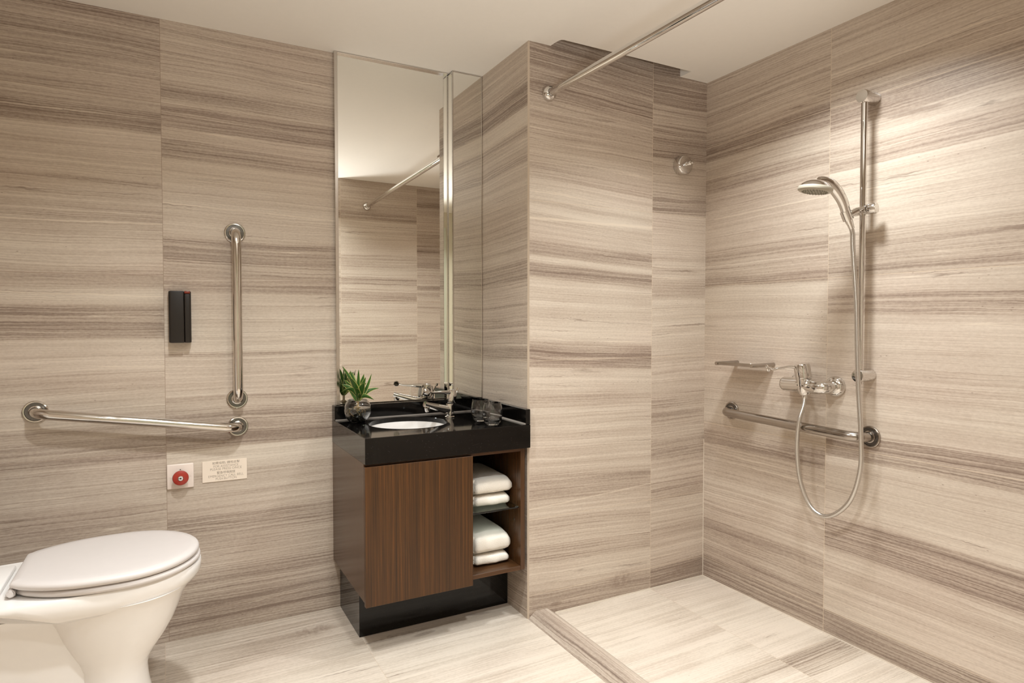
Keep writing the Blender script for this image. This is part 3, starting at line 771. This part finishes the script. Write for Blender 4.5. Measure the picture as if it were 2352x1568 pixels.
# ================================================================== GRAB BARS
def grab_bar(label, a, b, nrm, off, r=.0165, fr=.036, mat=STEEL, fmat=STEELD, group=None):
    a = Vector(a); b = Vector(b); n = Vector(nrm)
    t = thing('grab_bar', label, 'grab bar', a, group)
    pts = fillet([a + n * .004, a + n * off, b + n * off, b + n * .004], .045, 10)
    finish('bar', tube(bmesh.new(), pts, r, 28), mat, t)
    for q in (a, b):
        bm = lathe(bmesh.new(), [(fr - .0065, .0002), (fr, .0002), (fr, .0055), (fr - .002, .0072), (fr - .0055, .0068), (fr - .0065, .0045)], q, n, 44, close=True)
        fl = finish('flange', bm, mat, t)
        bm = lathe(bmesh.new(), [(r + .001, .0003), (fr - .0067, .0003), (fr - .0067, .0042), (r + .001, .0046)], q, n, 44, close=True)
        finish('flange_recess', bm, fmat, fl)
        bm = lathe(bmesh.new(), [(r + .0003, .0047), (r + .0040, .0047), (r + .0030, .0085), (r + .0003, .0095)], q, n, 32, close=True)
        finish('collar', bm, mat, t)
    return t
grab_bar('upright steel grab bar on the back wall beside the tall mirror', (-1.894, WY, 1.472), (-1.893, WY, .861), (0, -1, 0), .060)
grab_bar('slightly sloping steel grab bar on the back wall above the toilet', (-2.500, WY, .852), (-1.892, WY, .758), (0, -1, 0), .060)
grab_bar('horizontal steel grab bar under the shower mixer on the right wall', (0, -.162, .768), (0, -.773, .752), (-1, 0, 0), .062, .0175, .037, mat=STEELB)

# ================================================================== WALL TELEPHONE, CALL BUTTON, SIGN
t = thing('wall_telephone', 'dark brown slim wall telephone with a red strip on the stone back wall', 'telephone', (-2.075, WY, 1.07))
finish('phone_base', newbox((-2.1125, WY - .026, 1.0715), (-2.0420, WY - .0003, 1.2535), .003, 3), BLACKP, t)
finish('phone_cover', newbox((-2.1085, WY - .046, 1.0715), (-2.0650, WY - .0262, 1.2535), .0025, 3), PHONEM, t)
bm = newbox((-2.0635, WY - .050, 1.0715), (-2.0455, WY - .0262, 1.2430), .003, 3)
for v in bm.verts:
    if 1.09 > v.co.z and v.co.y < WY - .04: v.co.y += .008
hs = finish('handset', bm, PHONEM, t)
finish('message_lamp', newbox((-2.0635, WY - .050, 1.2445), (-2.0455, WY - .0262, 1.2535), .002, 2), plain('dark red lens', srgb(120, 44, 26), .3), t)

t = thing('call_button', 'square white wall plate with a round red keyed push button', 'call button', (-2.083, WY, .55))
finish('wall_plate', newbox((-2.1265, WY - .009, .5490), (-2.0405, WY - .0003, .6375), .0035, 3), WPLAST, t)
bc = (-2.0835, WY - .009, .5925)
finish('button_stem', lathe(bmesh.new(), [(0, 0), (.016, 0), (.016, .016), (0, .016)], bc, (0, -1, 0), 32), BLACKP, t)
bt = finish('red_button', lathe(bmesh.new(), [(0, .016), (.018, .016), (.0255, .020), (.0262, .024), (.0245, .028), (.017, .0310), (.0082, .0318), (0, .0318)], bc, (0, -1, 0), 44), RED, t)
bm = lathe(bmesh.new(), [(0, .0318), (.0088, .0318), (.0088, .0335), (.0076, .0345), (0, .0345)], bc, (0, -1, 0), 28)
kl = finish('key_cylinder', bm, CHROME, t)
finish('keyway', newbox((bc[0] - .0075, bc[1] - .0352, bc[2] - .0010), (bc[0] + .0005, bc[1] - .0346, bc[2] + .0010)), BLACKP, kl, False)
finish('keyhole', lathe(bmesh.new(), [(0, .0346), (.0026, .0346), (.0026, .0352), (0, .0352)], bc, (0, -1, 0), 16), BLACKP, kl)
for s_ in (-1, 1):
    finish('screw_cap', lathe(bmesh.new(), [(0, .0091), (.0038, .0091), (.0036, .0098), (0, .0099)], (bc[0] + s_ * .032, WY, .5935), (0, -1, 0), 20), WPLAST, t)
finish('pointer_mark', newbox((bc[0] - .0018, WY - .0098, .6165), (bc[0] + .0018, WY - .0091, .6190)), BLACKP, t, False)

t = thing('wall_sign', 'small white engraved sign about the emergency call bell in Chinese and English', 'sign', (-1.936, WY, .557))
finish('sign_plate', newbox((-2.0130, WY - .003, .5590), (-1.8620, WY - .0003, .6360), .0006, 1), plain('white engraved laminate', srgb(238, 222, 204), .35), t)
dg = bpy.context.evaluated_depsgraph_get()
def text(body, x, zt, width, height, parent, bold=.0):
    f = bpy.data.curves.new('lettering', 'FONT'); f.body = body; f.size = 1.0; f.align_x = 'CENTER'; f.offset = bold; f.resolution_u = 3
    o = bpy.data.objects.new('lettering', f); C.objects.link(o); bpy.context.view_layer.update()
    me = bpy.data.meshes.new_from_object(o.evaluated_get(bpy.context.evaluated_depsgraph_get()))
    bpy.data.objects.remove(o); bpy.data.curves.remove(f)
    xs = [v.co.x for v in me.vertices]; ys = [v.co.y for v in me.vertices]
    sx = width / (max(xs) - min(xs)); sy = height / (max(ys) - min(ys)); mx = (max(xs) + min(xs)) / 2; y1 = max(ys)
    for v in me.vertices: v.co = Vector((x + (v.co.x - mx) * sx, WY - .0032, zt + (v.co.y - y1) * sy))
    me.name = 'lettering'; me.materials.clear(); me.materials.append(INK)
    for pl in me.polygons: pl.material_index = 0
    lo = bpy.data.objects.new('lettering', me); C.objects.link(lo); lo.parent = parent; lo.matrix_parent_inverse = Matrix.Translation(-parent.location)
SC = -1.9335
text('如需協助, 請按此掣', SC, .6325, .092, .0100, t)
text('FOR ASSISTANCE', SC, .6195, .084, .0082, t, -.012)
text('PLEASE PRESS ONCE', SC, .6090, .106, .0082, t, -.012)
text('緊急呼喚按鈕', SC, .5965, .062, .0100, t)
text('EMERGENCY CALL BELL', SC, .5835, .118, .0082, t, -.012)
text('PUSH BUTTON', SC, .5730, .070, .0082, t, -.012)

# ================================================================== SHOWER FITTINGS
# curtain rod
t = thing('shower_curtain_rod', 'long chrome shower curtain rod crossing under the ceiling', 'curtain rod', (-.822, 0, 2.016))
ra = Vector((-.822, -.001, 2.016)); rb = Vector((-.790, OY + .001, 2.010))
finish('rod', tube(bmesh.new(), [ra, rb], .0145, 32), CHROME, t)
for q, n in ((ra, (0, -1, 0)), (rb, (0, 1, 0))):
    finish('end_flange', lathe(bmesh.new(), [(.0150, .0), (.029, .0), (.030, .004), (.0275, .014), (.021, .022), (.0152, .024)], q, n, 36, close=True), CHROME, t)

# clothes line housing
t = thing('clothesline_housing', 'round chrome wall fitting with a small pull peg, high on the shower back wall', 'wall fitting', (-.155, 0, 1.817))
vc = (-.153, 0, 1.818)
finish('housing', lathe(bmesh.new(), [(0, .0005), (.0400, .0005), (.0410, .004), (.0415, .022), (.0405, .030), (.0375, .0355), (.0345, .037), (0, .037)], vc, (0, -1, 0), 56), CHROME, t)
vp = (-.150, 0, 1.820)
pg = finish('pull_peg', lathe(bmesh.new(), [(0, .037), (.0100, .037), (.0100, .042), (.0065, .044), (.0065, .050), (.0095, .052), (.0095, .061), (.0070, .064), (.0070, .072), (.0050, .076), (0, .077)], vp, (0, -1, 0), 24), CHROME, t)

# slide rail
RY, RX = -.769, -.055
t = thing('shower_slide_rail', 'tall vertical chrome shower slide rail on the right wall', 'slide rail', (0, RY, .963))
finish('rail', tube(bmesh.new(), [(RX, RY, .935), (RX, RY, 1.915)], .0105, 28), CHROME, t)
for z_ in (1.897, .963):
    bm = lathe(bmesh.new(), [(0, .0005), (.0215, .0005), (.0220, .003), (.0220, .068), (.0205, .072), (0, .0735)], (0, RY, z_), (-1, 0, .0), 40)
    finish('wall_bracket', bm, CHROME, t)
ZS = 1.519
sl = finish('slider', tube(bmesh.new(), [(RX, RY + .028, ZS - .002), (RX, RY - .018, ZS + .001)], .0150, 28), CHROME, t)
finish('slider_knob', lathe(bmesh.new(), [(0, 0), (.0175, 0), (.0185, .003), (.0185, .023), (.0165, .027), (0, .0275)], (RX, RY - .0190, ZS + .001), (.15, -1, .03), 32), CHROME, sl)
hx = Vector((-.105, -.745, 1.502))     # cradle centre
bm = bmesh.new(); tube(bm, [(RX - .012, RY + .012, ZS), hx + Vector((.018, 0, .004))], .0115, 18)
hd = (Vector((-.130, -.742, 1.548)) - Vector((-.098, -.748, 1.485))).normalized()
tube(bm, [hx - hd * .016, hx + hd * .016], .0175, 28)
finish('cradle', bm, CHROME, sl)

# hand shower, resting in the cradle
HC = Vector((-.225, -.714, 1.587))
t = thing('hand_shower', 'chrome hand shower with a pale round spray face held in the slide rail cradle', 'shower head', hx)
bm = bmesh.new()
pth = smooth_path([hx - hd * .030, hx, Vector((-.130, -.745, 1.548)), Vector((-.160, -.736, 1.589)), Vector((-.190, -.726, 1.609)), Vector((-.215, -.718, 1.612))], 6)
nn = len(pth)
rr = []
for i in range(nn):
    f = i / (nn - 1); rr.append(.0110 + .0085 * min(1, f * 1.8) - .0075 * max(0, f - .70) / .30)
tube(bm, pth, rr, 24)
fn = Vector((-.10, .10, -1)).normalized()
lathe(bm, [(0, -.026), (.018, -.025), (.034, -.019), (.046, -.010), (.0520, -.001), (.0515, .004), (0, .004)], HC, fn, 48)
finish('shower_body', bm, CHROME, t)
bm = lathe(bmesh.new(), [(.0525, -.002), (.0545, .003), (.0535, .009), (.048, .013), (.041, .0135), (.041, .0045), (.050, .0042)], HC, fn, 48, close=True)
finish('face_ring', bm, plain('satin pale ring', srgb(172, 164, 148), .3), t)['label'] = 'pale satin ring'
bm = lathe(bmesh.new(), [(0, .0046), (.0408, .0046), (.0408, .0115), (.036, .0125), (0, .0130)], HC, fn, 40)
fc = finish('spray_face', bm, RUBBER, t)
bm = bmesh.new(); u_, v_ = frame_of(fn)
for rr_, nk in ((.010, 6), (.020, 12), (.029, 18), (.036, 24)):
    for k in range(nk):
        a = 2 * PI * k / nk; q = HC + (u_ * math.cos(a) + v_ * math.sin(a)) * rr_ + fn * .0122
        tube(bm, [q, q + fn * .0045], [.0016, .0010], 8)
finish('nozzles', bm, RUBBER, fc)['kind'] = 'stuff'

# hose
hb = hx - hd * .030
t = thing('shower_hose', 'long ribbed metal shower hose hanging in a loop', 'hose', (-.07, -.66, .46))
hp = [hb, hb - hd * .025 + Vector((.0, 0, -.01)), (-.080, -.752, 1.39), (-.078, -.766, 1.20), (-.080, -.773, 1.055), (-.084, -.783, .909), (-.092, -.799, .763), (-.084, -.792, .645), (-.078, -.752, .532), (-.074, -.676, .462),
      (-.078, -.613, .470), (-.088, -.571, .552), (-.093, -.556, .663), (-.092, -.560, .774), (-.074, -.566, .840), (-.065, -.563, .868)]
hp = smooth_path(hp, 10)
finish('hose_tube', tube(bmesh.new(), hp, .0077, 20, uv=True), HOSEM, t)
finish('hose_nut', lathe(bmesh.new(), [(0, 0), (.0095, 0), (.0105, .004), (.0105, .020), (0, .020)], (-.065, -.5635, .864), (0, 0, 1), 20), CHROME, t)
finish('hose_cone', lathe(bmesh.new(), [(0, 0), (.0090, 0), (.0105, .018), (.0105, .026), (0, .026)], hb - hd * .018, hd, 24), CHROME, t)

# mixer
t = thing('shower_mixer', 'chrome wall mounted shower mixer with a long lever on the right wall', 'shower mixer', (0, -.56, .915))
MX = -.068; MZ = .913
bm = bmesh.new()
pb = [(MX, -.472, MZ), (MX, -.488, MZ), (MX, -.520, MZ), (MX, -.548, MZ + .002), (MX, -.578, MZ + .002), (MX, -.600, MZ - .002), (MX, -.625, MZ - .003), (MX + .010, -.641, MZ - .002), (MX + .030, -.643, MZ)]
pp = smooth_path(pb, 5); tube(bm, pp, [.0225 + .0045 * min(1, i / 3) if i < 4 else .027 - .0060 * max(0, i - 15) / (len(pp) - 15) for i in range(len(pp))], 28)
lathe(bm, [(0, -.034), (.020, -.034), (.026, -.020), (.0275, .0), (.0265, .026), (0, .026)], (MX, -.5625, MZ + .001), (-.06, .05, 1), 36)
tube(bm, [(MX, -.493, MZ), (MX + .030, -.493, MZ)], .021, 24)
finish('mixer_body', bm, CHROME, t)
cp = Vector((MX, -.5610, MZ + .027)); ca = Vector((-.10, .14, 1)).normalized()
finish('lever_cap', lathe(bmesh.new(), [(0, 0), (.0280, 0), (.0285, .003), (.0285, .046), (.0265, .051), (.012, .053), (0, .053)], cp, ca, 44), CHROME, t)
bm = bmesh.new()
l0 = cp + ca * .040 + Vector((-.018, .014, 0)); ld = Vector((-.70, .50, 0)).normalized()
lp = smooth_path([l0, l0 + ld * .022 + Vector((0, 0, .001)), l0 + ld * .055 + Vector((0, 0, -.004)), l0 + ld * .078 + Vector((0, 0, -.009)), l0 + ld * .089 + Vector((0, 0, -.003))], 6)
tube(bm, lp, [.0095 - .004 * min(1, i / 8) for i in range(len(lp))], 14, scale2=[.75] * len(lp))
lathe(bm, [(0, -.005), (.011, -.005), (.0145, -.002), (.0145, .002), (.011, .005), (0, .005)], l0 + ld * .098 + Vector((0, 0, -.006)), (.5, -.75, .3), 28)
finish('lever_handle', bm, CHROME, t)
for y_ in (-.643, -.493):
    bm = lathe(bmesh.new(), [(.018, .0003), (.0365, .0003), (.0375, .003), (.0370, .010), (.0320, .019), (.0230, .024), (.018, .025)], (0, y_, MZ), (-1, 0, 0), 44, close=True)
    finish('escutcheon', bm, CHROME, t)
    bm = lathe(bmesh.new(), [(0, .0251), (.0190, .0251), (.0200, .027), (.0200, .034), (.0180, .036), (0, .036)], (0, y_, MZ), (-1, 0, 0), 36); finish('union_nut', bm, CHROME, t)
finish('temperature_plug', lathe(bmesh.new(), [(0, 0), (.010, 0), (.010, .004), (.006, .007), (0, .0075)], (MX - .0262, -.588, MZ + .008), (-1, -.2, .2), 24), CHROME, t)
finish('hose_outlet', lathe(bmesh.new(), [(0, 0), (.0125, 0), (.0130, .003), (.0130, .010), (0, .010)], (-.0655, -.563, MZ - .0440 + .0155 - .0), (0, 0, 1), 28), CHROME, t)

# soap tray
t = thing('soap_tray', 'flat chrome wall soap tray beside the mixer lever', 'soap dish', (0, -.28, .975))
za = .976
for nm, ya, yb_ in (('side_rail', -.190, -.186), ('side_rail', -.372, -.366)):
    finish(nm, tube(bmesh.new(), [(-.0005, ya, za), (-.122, yb_, za - .002)], .0078, 20), STEELB, t)
bm = bmesh.new()
box(bm, (-.116, -.3625, za - .0070), (-.009, -.1945, za - .0040), .0008, 1)
box(bm, (-.1195, -.3625, za - .0070), (-.1165, -.1945, za + .0060), .0008, 1)
finish('tray_plate', bm, STEELB, t)
for y_ in (-.215, -.235, -.255):
    finish('drain_stud', lathe(bmesh.new(), [(0, 0), (.0028, 0), (.0022, .002), (0, .0024)], (-.022, y_, za - .0038), (0, 0, 1), 12), CHROME, t)
